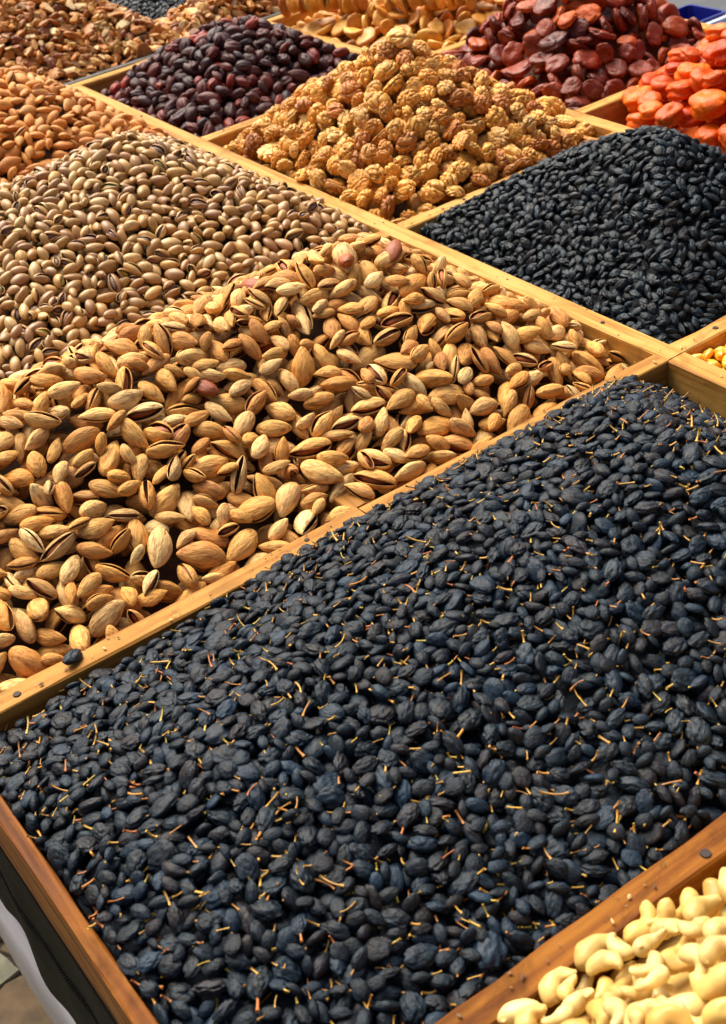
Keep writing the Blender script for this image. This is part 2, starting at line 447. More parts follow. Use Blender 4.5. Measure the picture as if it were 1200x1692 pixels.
def mk_walnut(r, lod):
    a = U * r.uniform(.0245, .0300); b = a * r.uniform(.86, .98); c = a * r.uniform(.62, .8)
    V, T = ico((3, 4, 5)[lod])
    wa = Waves(r, 8, 2.2)
    Wp = V + .18 * np.stack([wa(V), wa(V + 3.1), wa(V + 7.7)], 1)
    g = Waves(r, 18, 6.4)(Wp)
    g2 = Waves(r, 14, 10.0)(Wp)
    d = .68 + .34 * np.clip(np.abs(g), 0, .9) ** .6 - .06 * np.exp(-(g2 / .3) ** 2) + .07 * Waves(r, 6, 2.4)(V)
    d -= .26 * np.exp(-(Wp[:, 1] / .09) ** 2)                       # the cleft between the two lobes
    P = V * d[:, None]
    if r.rand() < .45:                                              # a half: flattened, ragged underside
        P[:, 2] = np.where(P[:, 2] < -.25, -.25 + (P[:, 2] + .25) * .25, P[:, 2])
    loc = P + r.uniform(-5, 5, 3)
    return [('', P * np.array([a, b, c]), T, None, [M['walnut']], loc)], (a * .88, b * .88, c * .88)

def mk_walnut_piece(r, lod):
    a = U * r.uniform(.018, .029); b = a * r.uniform(.5, .8); c = a * r.uniform(.34, .55)
    V, T = ico((2, 2, 4)[lod])
    g = Waves(r, 14, 3.9)(V)
    d = 1 - .3 * np.exp(-(g / .35) ** 2) + .14 * Waves(r, 8, 2.5)(V)
    P = V * d[:, None]
    cut = np.zeros(len(V), bool)
    for k in range(2):
        n = r.normal(size=3); n /= np.linalg.norm(n); h = r.uniform(.25, .55)
        s = P @ n
        m_ = s > h
        P[m_] -= np.outer(s[m_] - h, n) * .93
        if k == 0: cut |= m_
    mi = cut[T].all(1).astype(int) if r.rand() < .5 else np.zeros(len(T), int)
    loc = P + r.uniform(-5, 5, 3)
    return [('', P * np.array([a, b, c]), T, mi, [M['walnut_piece'], M['walnut_cut']], loc)], (a * .8, b * .8, c * .8)

def mk_red(r, lod):
    a = U * r.uniform(.0215, .027); b = a * r.uniform(.56, .74); c = a * r.uniform(.48, .64)
    V, T, loc = blob(r, a, b, c, (2, 3, 4)[lod], wr=.07, wf=5, crease=.13, cf=3.2, lump=.28, pinch=.1)
    return [('', V, T, None, [M['red_fruit']], loc)], (a, b, c)

def disc(r, a, b, c, sub, dim=.5, fold=0.0, wr=.03, seam=.07, crz=.07):
    V, T = ico(sub)
    rho = np.hypot(V[:, 0], V[:, 1])
    d = 1 + .12 * Waves(r, 7, 1.9)(V) * .6 + wr * Waves(r, 12, 5)(V) * .5
    cr = Waves(r, 12, 3.4, (1, 1, .5))(V)
    d -= crz * np.exp(-(cr / .2) ** 2)
    P = V * d[:, None]
    cx, cy = r.uniform(-.3, .3, 2)
    ex_ = r.uniform(.55, 1.3); th = r.uniform(0, 3.14)
    qx = (P[:, 0] - cx) * math.cos(th) + (P[:, 1] - cy) * math.sin(th); qy = -(P[:, 0] - cx) * math.sin(th) + (P[:, 1] - cy) * math.cos(th)
    rr = np.hypot(qx * ex_, qy / ex_)
    P[:, 2] = np.sign(P[:, 2]) * np.abs(P[:, 2]) ** .75
    sag = dim * np.exp(-(rr / .5) ** 2) * (1 + .25 * Waves(r, 8, 5)(V))
    P[:, 2] = np.where(P[:, 2] > 0, np.maximum(P[:, 2] - sag, -.25), np.minimum(P[:, 2] + sag * .7, .25))
    eq = np.exp(-((V[:, 2] + .12 * np.sin(3 * np.arctan2(V[:, 1], V[:, 0]) + cx * 9)) / .13) ** 2)
    P[:, :2] *= (1 - seam * eq)[:, None]                              # seam crease round the rim
    loc = P * np.array([1, 1, .6]) + r.uniform(-5, 5, 3)
    P = P * np.array([a, b, c])
    P[:, 2] += fold * a * (P[:, 0] / a) ** 2
    return P, T, loc

def mk_dark_apricot(r, lod):
    a = U * r.uniform(.030, .036); b = a * r.uniform(.8, .95); c = a * r.uniform(.3, .42)
    V, T, loc = disc(r, a, b, c, (3, 3, 4)[lod], dim=r.uniform(.3, .7), fold=r.uniform(-.28, .28), wr=.07, crz=.13)
    return [('', V, T, None, [M['dark_apricot']], loc)], (a, b, c)

def mk_apricot(r, lod):
    a = U * r.uniform(.034, .040); b = a * r.uniform(.84, .97); c = a * r.uniform(.54, .68)
    V, T, loc = disc(r, a, b, c, (3, 3, 4)[lod], dim=r.uniform(.25, .5), fold=r.uniform(-.06, .06), wr=.05, seam=.18, crz=.08)
    return [('', V, T, None, [M['apricot']], loc)], (a, b, c)

def mk_fig(r, lod):
    a = U * r.uniform(.030, .037); b = a * r.uniform(.82, .95); c = a * r.uniform(.22, .32)
    V, T, loc = disc(r, a, b, c, 3, dim=.75, fold=r.uniform(-.2, .2), wr=.05)
    return [('', V, T, None, [M['fig']], loc)], (a, b, c)

def mk_cashew(r, lod):
    L = U * r.uniform(.0265, .031)
    nu, nv = ((14, 10), (14, 10), (30, 20))[lod]
    t = np.linspace(0, 1, nu)
    ang = (t - .5) * math.radians(r.uniform(150, 215))
    Rc = L * r.uniform(.56, .68)
    cen = np.stack([np.sin(ang) * Rc, np.cos(ang) * Rc - Rc * .45, .08 * L * (t - .5)], 1)
    rad = L * (r.uniform(.40, .47) - .15 * t + .05 * np.sin(t * 7)) * np.clip(np.sin(math.pi * np.clip(t, .001, .999)), 0, 1) ** .38
    rad[0] = rad[-1] = 1e-5
    V, T = tube(cen, rad, nv)
    # slide the ends in so the tips are round, and add an inner seam
    V = V + .03 * L * np.stack([Waves(r, 9, 3.2)(V / L * 2)] * 3, 1) - .012 * L * np.stack([np.exp(-(Waves(r, 9, 4)(V / L * 2) / .2) ** 2)] * 3, 1)
    V[:, 2] *= .92
    return [('', V, T, None, [M['cashew']], V / L + r.uniform(-5, 5, 3))], (L * .95, L * .72, L * .30)

def mk_golden(r, lod):
    a = U * r.uniform(.016, .021); b = a * r.uniform(.65, .85); c = a * r.uniform(.5, .65)
    V, T, loc = blob(r, a, b, c, 3, wr=.06, wf=5, crease=.12, cf=3, lump=.16)
    return [('', V, T, None, [M['golden']], loc)], (a, b, c)

def bank(maker, seed, n_hi, n_lo):
    return [[maker(np.random.RandomState(seed + k), lod) for k in range(n_hi)] for lod in (2, 1, 0)]

# ------------------------------------------------------------------ heaps
# cell edges in working units
XB0, XB1, XB2, XB3 = (.1285, .1462), (1.2232, 1.2573), (1.788, 1.8202), (2.332, 2.362)
YA0, YA1, YA2, YA25, YA3 = (.573, .6055), (1.2305, 1.2615), (1.900, 1.9325), (2.622, 2.655), (3.262, 3.2918)

HEAPS = []
def heap(kind, maker, cell, ridge, H, slope, edges, eslope, size, tilt, roll, seed, tol=.5, depth=2.3, sink=.12,
         nvar=8, rnd_r=.05, bump=.006, res=None, fill=.38, upright=0.0, nmid=250, extra=None):
    """lay items one by one on a height map until the heap's target surface is filled"""
    r = np.random.RandomState(seed)
    hi, mid, lo = bank(maker, seed * 100, nvar, nvar)
    thick = 2 * np.mean([d[2] for _, d in hi])
    lenm = np.mean([d[0] for _, d in hi])
    g = (res or min(.0035, lenm / 4.6))
    x0, x1, y0, y1 = [v * U for v in cell]
    pad = 2.2 * lenm
    xs = np.arange(x0 - pad, x1 + pad, g); ys = np.arange(y0 - pad, y1 + pad, g)
    X, Y = np.meshgrid(xs, ys, indexing='ij')
    # target surface
    D = np.full(X.shape, 1e9)
    for k in range(len(ridge) - 1):
        (ax, ay, ah), (bx, by, bh) = ridge[k], ridge[k + 1]
        ax, ay, bx, by = ax * U, ay * U, bx * U, by * U
        dx, dy = bx - ax, by - ay
        t = np.clip(((X - ax) * dx + (Y - ay) * dy) / (dx * dx + dy * dy + 1e-12), 0, 1)
        d = np.hypot(X - ax - t * dx, Y - ay - t * dy)
        rr = rnd_r * U
        hh = (H + ah + (bh - ah) * t) * U
        D = np.minimum(D, -(hh - slope * (np.sqrt(d * d + rr * rr) - rr)))
    Tt = -D
    for d, ze in ((X - x0, edges[0]), (x1 - X, edges[1]), (Y - y0, edges[2]), (y1 - Y, edges[3])):
        e = ze * U + eslope * np.maximum(d, 0)
        k = .012 * U
        h = np.clip(.5 + .5 * (e - Tt) / k, 0, 1)
        Tt = e * (1 - h) + Tt * h - k * h * (1 - h)
    P = np.stack([X.ravel(), Y.ravel(), np.zeros(X.size)], 1) / U
    Tt = Tt + (Waves(r, 10, 14)(P).reshape(X.shape) * bump * .5 + Waves(r, 10, 34)(P).reshape(X.shape) * bump * .25) * U
    inside = (X > x0) & (X < x1) & (Y > y0) & (Y < y1)
    floor = -.115 * U
    Tt = np.maximum(Tt, floor + .01)
    core = np.maximum(Tt - depth * thick, floor)
    Hm = np.where(inside, core, .0005)
    Ow = np.full(X.shape, -1, int)
    gx, gy = np.gradient(Tt, g)
    ins = lenm * .45
    cand = np.argwhere((X > x0 + ins * .7) & (X < x1 - ins * .7) & (Y > y0 + ins * .7) & (Y < y1 - ins * .7))
    # only lay single items where the picture, or a camera a step aside, can see them
    pc = np.stack([X[cand[:, 0], cand[:, 1]], Y[cand[:, 0], cand[:, 1]], Tt[cand[:, 0], cand[:, 1]]], 1)
    uv, dz = project(pc)
    vis = (uv[:, 0] > -200) & (uv[:, 0] < 1400) & (uv[:, 1] > -160) & (uv[:, 1] < 1900) & (dz > .1)
    far = cand[~vis]
    core[far[:, 0], far[:, 1]] = Tt[far[:, 0], far[:, 1]] - .2 * thick
    cand = cand[vis]
    items = []
    nc = len(cand)
    fails = 0
    dead = np.zeros(X.shape)
    dr = 1
    phase = 0
    while nc:
        if fails >= 60:
            if phase == 1: break
            phase, fails, dead[:] = 1, 0, 0
            size = (size[0] * .82, (size[0] + size[1]) / 2 * .9); tol += .18; sink = min(.35, sink + .12); fill += .12
        smp = cand[r.randint(0, nc, 120)]
        df = Tt[smp[:, 0], smp[:, 1]] - Hm[smp[:, 0], smp[:, 1]] - dead[smp[:, 0], smp[:, 1]]
        i0, j0 = smp[int(np.argmax(df))]
        if df.max() < thick * fill:
            fails += 1; continue
        n = np.array([-gx[i0, j0] * (1 - upright), -gy[i0, j0] * (1 - upright), 1.0]); n /= np.linalg.norm(n)
        best = None
        for tr in range(4):
            v = r.randint(0, nvar); s = r.uniform(*size)
            dm = np.array(hi[v][1]) * s
            nn = n + r.normal(0, tilt, 3); nn /= np.linalg.norm(nn)
            q = r.normal(size=3); ex = q - nn * (q @ nn); ex /= np.linalg.norm(ex)
            ey = np.cross(nn, ex)
            ra = r.normal(0, roll)
            ey, ez = ey * math.cos(ra) + nn * math.sin(ra), nn * math.cos(ra) - ey * math.sin(ra)
            Rm = np.stack([ex, ey, ez], 1)
            A = Rm @ np.diag(1 / dm ** 2) @ Rm.T
            C = (Rm * dm ** 2) @ Rm.T
            hx = int(math.sqrt(C[0, 0]) / g) + 1; hy = int(math.sqrt(C[1, 1]) / g) + 1
            ii = i0 + r.randint(-1, 2); jj = j0 + r.randint(-1, 2)
            a0, a1, b0, b1 = ii - hx, ii + hx + 1, jj - hy, jj + hy + 1
            if a0 < 0 or b0 < 0 or a1 > X.shape[0] or b1 > X.shape[1]: continue
            dx = (np.arange(a0, a1) - ii)[:, None] * g; dy = (np.arange(b0, b1) - jj)[None, :] * g
            bq = A[0, 2] * dx + A[1, 2] * dy
            cq = A[0, 0] * dx * dx + 2 * A[0, 1] * dx * dy + A[1, 1] * dy * dy - 1
            disq = bq * bq - A[2, 2] * cq
            ok = disq > 0
            if not ok.any(): continue
            sq = np.sqrt(np.maximum(disq, 0))
            lower = (-bq - sq) / A[2, 2]; upper = (-bq + sq) / A[2, 2]
            Hs = Hm[a0:a1, b0:b1]
            zc = np.where(ok, Hs - lower, -9).max() - sink * 2 * dm[2]
            top = zc + math.sqrt(C[2, 2])
            sc_ = top - (zc * .0)
            if best is None or sc_ < best[0]:
                best = (sc_, zc, a0, a1, b0, b1, ok, upper, v, s, Rm, ii, jj, math.sqrt(C[2, 2]))
        if best is None:
            dead[i0, j0] = 1; continue
        _, zc, a0, a1, b0, b1, ok, upper, v, s, Rm, ii, jj, hz = best
        if zc + hz * .35 > Tt[ii, jj] + tol * thick:
            dead[i0 - dr:i0 + dr + 1, j0 - dr:j0 + dr + 1] += .8 * thick; continue
        fails = max(0, fails - 1)
        S = Hm[a0:a1, b0:b1]; O = Ow[a0:a1, b0:b1]
        up = np.where(ok, zc + upper, -9)
        m_ = up > S
        S[m_] = up[m_]; O[m_] = len(items)
        items.append((v, s, Rm, np.array([xs[ii], ys[jj], zc]), r.rand()))
    n_grid = len(items)
    for (v, s, Rm, p) in (extra(hi, Hm, xs, ys) if extra else []):
        items.append((v, s, Rm, p, r.rand()))
    HEAPS.append(dict(kind=kind, hi=hi, mid=mid, lo=lo, nmid=nmid, items=items, X=X, Y=Y, H=Hm, Ow=Ow, T=Tt, core=core, inside=inside, thick=thick, cell=cell, g=g,
                      n_grid=n_grid))
    print('heap', kind, 'items', len(items), 'thick', round(thick, 4))

import time
_t = time.time()
heap('stemmed_raisin', mk_stem_raisin, (XB0[1], XB1[0], YA0[1], YA1[0]), [(.36, .94, -.06), (.95, .96, 0), (1.02, .95, -.005)], .130, .40,
     (-.012, -.055, -.014, .002), .7, (.78, 1.25), .34, .5, 11, nvar=16, rnd_r=.08, depth=2.0, nmid=480)
heap('almond_in_shell', mk_almond, (XB0[1], XB1[0], YA1[1], YA2[0]), [(.35, 1.6, .0), (.99, 1.6, .004)], .150, .58,
     (-.02, -.035, .002, -.01), .85, (.74, 1.12), .38, .8, 12, nvar=22, rnd_r=.03, bump=.008, depth=2.3, nmid=60, fill=.22, tol=.62)
heap('pistachio', mk_pistachio, (.45, XB1[0], YA2[1], YA25[0]), [(.50, 2.30, -.015), (1.04, 2.36, .0)], .152, .42,
     (-.03, -.015, -.02, -.005), .7, (.85, 1.15), .45, 1.1, 13, nvar=16, rnd_r=.06, depth=2.2, fill=.3, nmid=60)
heap('small_almond', mk_small_almond, (.7, XB1[0], YA25[1], YA3[0]), [(.8, 2.97, .02), (1.03, 3.0, .0)], .145, .50,
     (-.03, -.008, -.02, -.02), .8, (.82, 1.1), .4, .8, 14, nvar=12, rnd_r=.05, depth=1.8)
heap('black_raisin', mk_raisin, (XB1[1], XB2[0], YA1[1], YA2[0]), [(1.50, 1.57, 0), (1.60, 1.54, .0)], .155, .46,
     (-.04, -.02, -.05, -.012), .75, (.85, 1.25), .35, .6, 15, nvar=12, rnd_r=.05, depth=2.0, nmid=150)
heap('walnut_kernel', mk_walnut, (XB1[1], XB2[0], YA2[1], YA25[0]), [(1.53, 2.27, 0), (1.54, 2.28, 0)], .172, .56,
     (-.02, -.012, -.025, -.015), .8, (.84, 1.06), .6, 1.5, 16, nvar=14, rnd_r=.02, depth=2.0, tol=.55, sink=.08, nmid=0, fill=.22,
     extra=lambda hi, Hm, xs, ys: [(3, 1.15, np.eye(3), np.array([1.548 * U, 2.272 * U, Hm[int((1.548 * U - xs[0]) / (xs[1] - xs[0])), int((2.272 * U - ys[0]) / (ys[1] - ys[0]))] + .0075]))])
heap('dark_red_fruit', mk_red, (XB1[1], XB2[0], YA25[1], YA3[0]), [(1.50, 2.97, 0), (1.60, 2.95, 0)], .105, .5,
     (-.06, -.03, -.05, -.03), .7, (.85, 1.2), .5, 1.0, 17, nvar=12, rnd_r=.05, depth=1.6)
heap('dark_apricot', mk_dark_apricot, (XB2[1], XB3[0], 2.085, 2.625), [(2.08, 2.36, 0), (2.12, 2.38, 0)], .19, .75,
     (-.04, -.05, -.03, -.03), .95, (.85, 1.15), .6, .6, 18, nvar=14, rnd_r=.03, depth=2.2, tol=.9, sink=.1, fill=.25)
heap('orange_apricot', mk_apricot, (XB2[1], XB3[0], 1.45, 2.05), [(2.09, 1.66, 0), (2.12, 1.74, 0)], .185, .66,
     (.015, -.03, .0, .015), 1.1, (.9, 1.1), .16, .1, 19, nvar=14, rnd_r=.03, depth=2.0, tol=.75, sink=.1, upright=.85, fill=.15)
heap('dried_fig', mk_fig, (XB2[1], XB3[0], 2.66, 3.262), [(2.05, 2.95, 0), (2.15, 2.95, 0)], .055, .35,
     (-.02, -.05, -.015, -.02), .6, (.85, 1.1), .8, .8, 20, nvar=8, rnd_r=.04, depth=2.2, fill=.25, tol=.8)
heap('walnut_piece', mk_walnut_piece, (.98, 1.60, 3.325, 4.05), [(1.02, 3.74, .02), (1.36, 3.74, .0)], .200, .46,
     (-.03, .01, -.015, -.05), .7, (.85, 1.35), .8, 1.5, 21, nvar=14, rnd_r=.05, depth=1.5, tol=.5, fill=.45)
heap('walnut_piece', mk_walnut_piece, (1.60, 2.30, 3.325, 3.543), [(1.88, 3.44, .0), (2.1, 3.44, .0)], .085, .30,
     (.01, -.03, -.02, -.01), .9, (.85, 1.25), .8, 1.5, 31, nvar=8, rnd_r=.03, depth=1.5, tol=.5, fill=.45, nmid=60)
heap('far_black_raisin', mk_raisin, (1.62, 2.33, 3.575, 4.2), [(1.95, 3.9, .0), (2.0, 3.9, .0)], .06, .30,
     (-.03, -.03, -.03, -.03), .6, (.85, 1.25), .35, .5, 32, nvar=8, rnd_r=.05, depth=1.0, nmid=0)
heap('cashew', mk_cashew, (.25, 1.05, .02, YA0[0]), [(.56, .36, 0), (.75, .38, 0)], .115, .34,
     (-.04, -.04, -.04, -.012), .75, (.76, .98), .4, .5, 22, nvar=12, rnd_r=.06, depth=2.6, tol=.8, sink=.3, nmid=0, fill=.15)
heap('golden_raisin', mk_golden, (XB1[1], XB2[0], .75, YA1[0]), [(1.45, 1.0, 0), (1.55, 1.0, 0)], .13, .3,
     (-.025, -.05, -.05, -.035), .6, (.85, 1.15), .4, .7, 23, nvar=6, rnd_r=.06, depth=1.6)
print('deposit', round(time.time() - _t, 1))

# ------------------------------------------------------------------ what the photograph shows of each item
BW, BH, BS = 400, 564, 1 / 3.0
ids, uvs, dps = [], [], []
for hi_, h in enumerate(HEAPS):
    P = np.stack([h['X'].ravel(), h['Y'].ravel(), h['H'].ravel()], 1)
    uv, d = project(P)
    own = h['Ow'].ravel()
    ok = (uv[:, 0] >= 0) & (uv[:, 0] < 1200) & (uv[:, 1] >= 0) & (uv[:, 1] < 1692) & (d > .05) & h['inside'].ravel()
    ids.append(np.where(own[ok] >= 0, own[ok] + hi_ * 100000, -1)); uvs.append((uv[ok] * BS).astype(int)); dps.append(d[ok])
ids = np.concatenate(ids); uvs = np.concatenate(uvs); dps = np.concatenate(dps)
order = np.argsort(-dps)
buf = np.full(BW * BH, -1)
buf[uvs[order, 1].clip(0, BH - 1) * BW + uvs[order, 0].clip(0, BW - 1)] = ids[order]
cu, cn = np.unique(buf, return_counts=True)
VIS = dict(zip(cu.tolist(), cn.tolist()))

# names, labels and groups
ZONES = {
    'stemmed_raisin': lambda x, y: 'beside the left rail' if x < .30 else 'by the almond divider' if y > 1.1 else 'by the cashew divider' if y < .74 else
        'on the right crest' if x > .82 else 'in mid tray' if x > .5 else 'on the low left slope',
    'almond_in_shell': lambda x, y: 'along the ridge against the pistachios' if y > 1.56 else 'beside the long pine rail' if x > 1.05 else
        'against the raisin divider' if y < 1.36 else 'on the left slope' if x < .6 else 'on the front slope',
    'pistachio': lambda x, y: 'on the crest of the heap' if abs(y - 2.28) < .08 and x > .8 else 'next to the long pine rail' if x > 1.1 else
        'behind the almond ridge' if y < 2.12 else 'on the front slope of the heap',
    'small_almond': lambda x, y: 'at the top of the heap' if y > 2.9 else 'next to the pine rail' if x > 1.1 else 'behind the pistachios',
    'black_raisin': lambda x, y: 'at the crest' if (x - 1.52) ** 2 + (y - 1.57) ** 2 < .012 else 'at the walnut divider' if y > 1.78 else
        'near the golden raisins' if y < 1.4 else 'along the pine rail' if x < 1.38 else 'on the open slope',
    'walnut_kernel': lambda x, y: 'near the peak' if (x - 1.53) ** 2 + (y - 2.27) ** 2 < .012 else 'beside the black raisins' if y < 2.06 else
        'along the long pine rail' if x < 1.38 else 'beside the dark apricots' if x > 1.66 else 'beside the dark red fruit' if y > 2.45 else 'halfway up the heap',
    'dark_red_fruit': lambda x, y: 'at the top of the heap' if (x - 1.55) ** 2 + (y - 2.96) ** 2 < .015 else 'beside the walnuts' if y < 2.78 else 'at the foot of the heap' if x < 1.36 else 'on the slope',
    'dark_apricot': lambda x, y: 'at the foot of the heap' if x < 1.95 else 'next to the orange apricots' if y < 2.2 else 'high on the heap',
    'orange_apricot': lambda x, y: 'at the bottom of the stack' if x < 1.92 else 'on the stacked slope',
    'dried_fig': lambda x, y: 'at the pine rail' if x < 1.93 else 'under the strings',
    'walnut_piece': lambda x, y: 'on the left heap' if x < 1.62 else 'on the right heap',
    'far_black_raisin': lambda x, y: 'in the far dark tray',
    'cashew': lambda x, y: 'by the reddish divider' if y > .48 else 'on the heap in the corner',
    'golden_raisin': lambda x, y: 'in the corner of its tray',
}
TXT = {
    'stemmed_raisin': ('blue black raisin', 'raisin'), 'almond_in_shell': ('tan in-shell almond', 'almond'), 'pistachio': ('beige pistachio', 'pistachio'),
    'small_almond': ('orange tan in-shell almond', 'almond'), 'black_raisin': ('wrinkled black raisin', 'raisin'), 'walnut_kernel': ('golden brown shelled walnut', 'walnut'),
    'dark_red_fruit': ('dark red oval dried fruit', 'dried fruit'), 'dark_apricot': ('glossy red brown dried apricot', 'dried apricot'),
    'orange_apricot': ('bright orange dried apricot', 'dried apricot'), 'dried_fig': ('loose flat golden dried fig', 'dried fig'), 'walnut_piece': ('broken brown walnut piece', 'walnut piece'),
    'far_black_raisin': ('tiny far black raisin', 'raisin'), 'cashew': ('pale cream curved cashew', 'cashew'), 'golden_raisin': ('translucent golden raisin', 'raisin'),
}
HEAP_TXT = {
    'stemmed_raisin': ('the many smaller raisins filling the front tray around the picked out ones', 'raisins'),
    'almond_in_shell': ('the remaining in-shell almonds filling the heap before the pistachios', 'almonds'),
    'pistachio': ('the remaining pistachios making up the beige heap on the left', 'pistachios'),
    'small_almond': ('the remaining orange tan almonds behind the pistachio heap', 'almonds'),
    'black_raisin': ('the remaining stemless black raisins in the heap beside the walnuts', 'raisins'),
    'walnut_kernel': ('the hidden lower walnuts that carry the golden walnut heap', 'walnuts'),
    'dark_red_fruit': ('the lower dark red dried fruit that carries the maroon heap', 'dried fruit'),
    'dark_apricot': ('the lower dried apricots that carry the red brown heap', 'dried apricots'),
    'orange_apricot': ('the lower orange apricots that carry the bright orange stack', 'dried apricots'),
    'dried_fig': ('the lower flat dried figs beneath the strung figs', 'dried figs'),
    'walnut_piece': ('the remaining broken walnut pieces in the far trays', 'walnut pieces'),
    'far_black_raisin': ('the remaining black raisins in the far dark tray behind the walnut pieces', 'raisins'),
    'cashew': ('the lower cashews that carry the pale heap in the corner', 'cashews'),
    'golden_raisin': ('the lower golden raisins in the small yellow heap', 'raisins'),
}

SHADED_CORES = ('almond_in_shell', 'pistachio', 'small_almond', 'walnut_kernel', 'walnut_piece')
M['gap_shade'] = item_mat('nut_gap_shade', [lin(84, 52, 26), lin(78, 50, 28)], rough=.9, mott=lin(44, 28, 14), mott_scale=.8, mott_amt=.8, bump=1.0, bump_scale=1.5, bump_dist=.003)  # heap core coloured dark brown, painting the shade in gaps between nuts
GROUPS = {'stemmed_raisin': 'raisins with stalks in the front tray', 'almond_in_shell': 'in-shell almonds in the middle heap', 'pistachio': 'pistachios heaped on the left',
          'small_almond': 'almonds behind the pistachios', 'black_raisin': 'black raisins beside the walnuts', 'walnut_kernel': 'walnuts in the golden heap',
          'dark_red_fruit': 'dark red dried fruit in the maroon heap', 'dark_apricot': 'red brown dried apricots', 'orange_apricot': 'bright orange dried apricots',
          'dried_fig': 'loose dried figs', 'far_black_raisin': 'black raisins in the far tray', 'walnut_piece': 'walnut pieces in the far tray', 'cashew': 'cashews in the corner', 'golden_raisin': 'golden raisins at the right edge'}

def to_m4(Rm, s, p):
    m4 = Matrix.Identity(4)
    for i in range(3):
        for j in range(3): m4[i][j] = Rm[i][j] * s
        m4[i][3] = p[i]
    return m4

tri_total = 0
for hi_, h in enumerate(HEAPS):
    kind = h['kind']
    its = h['items']
    vis = np.array([VIS.get(hi_ * 100000 + k, 0) for k in range(len(its))])
    vis[h['n_grid']:] = 9999
    rank = np.argsort(-vis, kind='stable')
    singles = [k for k in rank[:298] if vis[k] >= 2]
    sset = set(singles)
    mset = set(int(k) for k in rank[298:298 + h['nmid']])
    meshes = []
    for v, (parts, _) in enumerate(h['hi']):
        meshes.append([(nm or kind, tri_mesh(nm or kind, V, T, mats, mi, loc)) for nm, V, T, mi, mats, loc in parts])
    base, cat = TXT[kind]
    al = np.array([its[k][1] * h['hi'][its[k][0]][1][0] for k in singles])
    h['amax'], h['amin'] = np.percentile(al, 96), np.percentile(al, 4)
    for k in singles:
        v, s, Rm, p, rv = its[k]
        o = link(kind, meshes[v][0][1])
        o.matrix_world = to_m4(Rm, s, p)
        state = ''
        if kind == 'stemmed_raisin': state = ' with stalk' if len(meshes[v]) > 1 else ' without a stalk'
        elif kind in ('almond_in_shell', 'pistachio', 'small_almond'): state = ', split open' if len(h['hi'][v][0][0][4]) > 1 else ', closed'
        e0, e1 = project(np.stack([p, p + Rm[:, 0] * .004]))[0]
        dx, dy = e1 - e0
        an = math.degrees(math.atan2(-dy, dx)) % 180
        foresh = np.hypot(dx, dy) / (F_PX * .004 / max(project(p[None])[1][0], .1))
        lie = ('end on' if foresh < .45 else 'lying level' if an < 22 or an > 158 else 'tilted up rightwards' if an < 68 else
               'upright' if an < 112 else 'tilted up leftwards')
        big = 'large ' if s * h['hi'][v][1][0] > h['amax'] * .93 else 'small ' if s * h['hi'][v][1][0] < h['amin'] * 1.1 else ''
        zone = ZONES[kind](p[0] / U, p[1] / U)
        lab = big + base + state + ', ' + lie + ' ' + zone
        if kind in ('dark_red_fruit', 'dark_apricot', 'orange_apricot', 'walnut_kernel', 'dried_fig', 'cashew', 'golden_raisin', 'walnut_piece', 'black_raisin'):
            lab = big + base + ', ' + lie + ', ' + zone
        tag(o, lab, cat, GROUPS[kind])
        for nm, me in meshes[v][1:]:
            link(nm, me, o)
    # everything else of the kind: one object
    Vs, Ts, Ms, Ls, Rs = [], [], [], [], []
    mats = []
    def mat_ix(m):
        if m not in mats: mats.append(m)
        return mats.index(m)
    off = 0
    for k, (v, s, Rm, p, rv) in enumerate(its):
        if k in sset: continue
        i = int(round((p[0] - h['X'][0, 0]) / h['g'])); j = int(round((p[1] - h['Y'][0, 0]) / h['g']))
        if vis[k] == 0 and p[2] < h['T'][i, j] - 1.15 * h['thick']: continue
        parts = h['mid' if k in mset else 'lo'][v][0]
        for nm, V, T, mi, mt, loc in parts:
            ix = np.array([mat_ix(m) for m in mt])
            Vs.append((V * s) @ Rm.T + p); Ts.append(T + off); off += len(V)
            Ms.append(ix[(mi if mi is not None else np.zeros(len(T))).astype(int)])
            Ls.append(loc); Rs.append(np.full(len(V), rv))
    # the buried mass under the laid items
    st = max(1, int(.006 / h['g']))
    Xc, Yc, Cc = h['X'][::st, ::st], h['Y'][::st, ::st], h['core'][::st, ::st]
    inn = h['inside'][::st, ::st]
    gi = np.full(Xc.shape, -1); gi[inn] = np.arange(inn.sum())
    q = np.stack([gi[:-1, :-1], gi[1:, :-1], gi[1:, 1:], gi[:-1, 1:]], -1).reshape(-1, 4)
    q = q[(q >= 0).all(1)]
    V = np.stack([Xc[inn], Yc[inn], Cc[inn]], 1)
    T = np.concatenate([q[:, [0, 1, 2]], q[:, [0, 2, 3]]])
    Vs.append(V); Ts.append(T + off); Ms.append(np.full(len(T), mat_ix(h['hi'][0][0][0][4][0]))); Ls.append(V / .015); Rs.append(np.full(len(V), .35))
    if kind in SHADED_CORES: Ms[-1][:] = mat_ix(M['gap_shade'])
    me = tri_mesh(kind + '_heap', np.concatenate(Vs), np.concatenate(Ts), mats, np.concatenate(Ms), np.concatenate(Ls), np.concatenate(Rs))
    o = link(kind + '_heap', me)
    tag(o, HEAP_TXT[kind][0], HEAP_TXT[kind][1], kind='stuff')
    tri_total += len(me.polygons)
    print(kind, 'singles', len(singles), 'stuff tris', len(me.polygons), 'visible', int((vis > 0).sum()))
print('tris', tri_total, 'built', round(time.time() - _t, 1))

def height_at(x, y):
    """top of whatever heap lies at (x, y), metres"""
    for h in HEAPS:
        i = int(round((x - h['X'][0, 0]) / h['g'])); j = int(round((y - h['Y'][0, 0]) / h['g']))
        if 0 <= i < h['X'].shape[0] and 0 <= j < h['X'].shape[1] and h['inside'][i, j]:
            return h['H'][i, j], h
    return 0.0, None

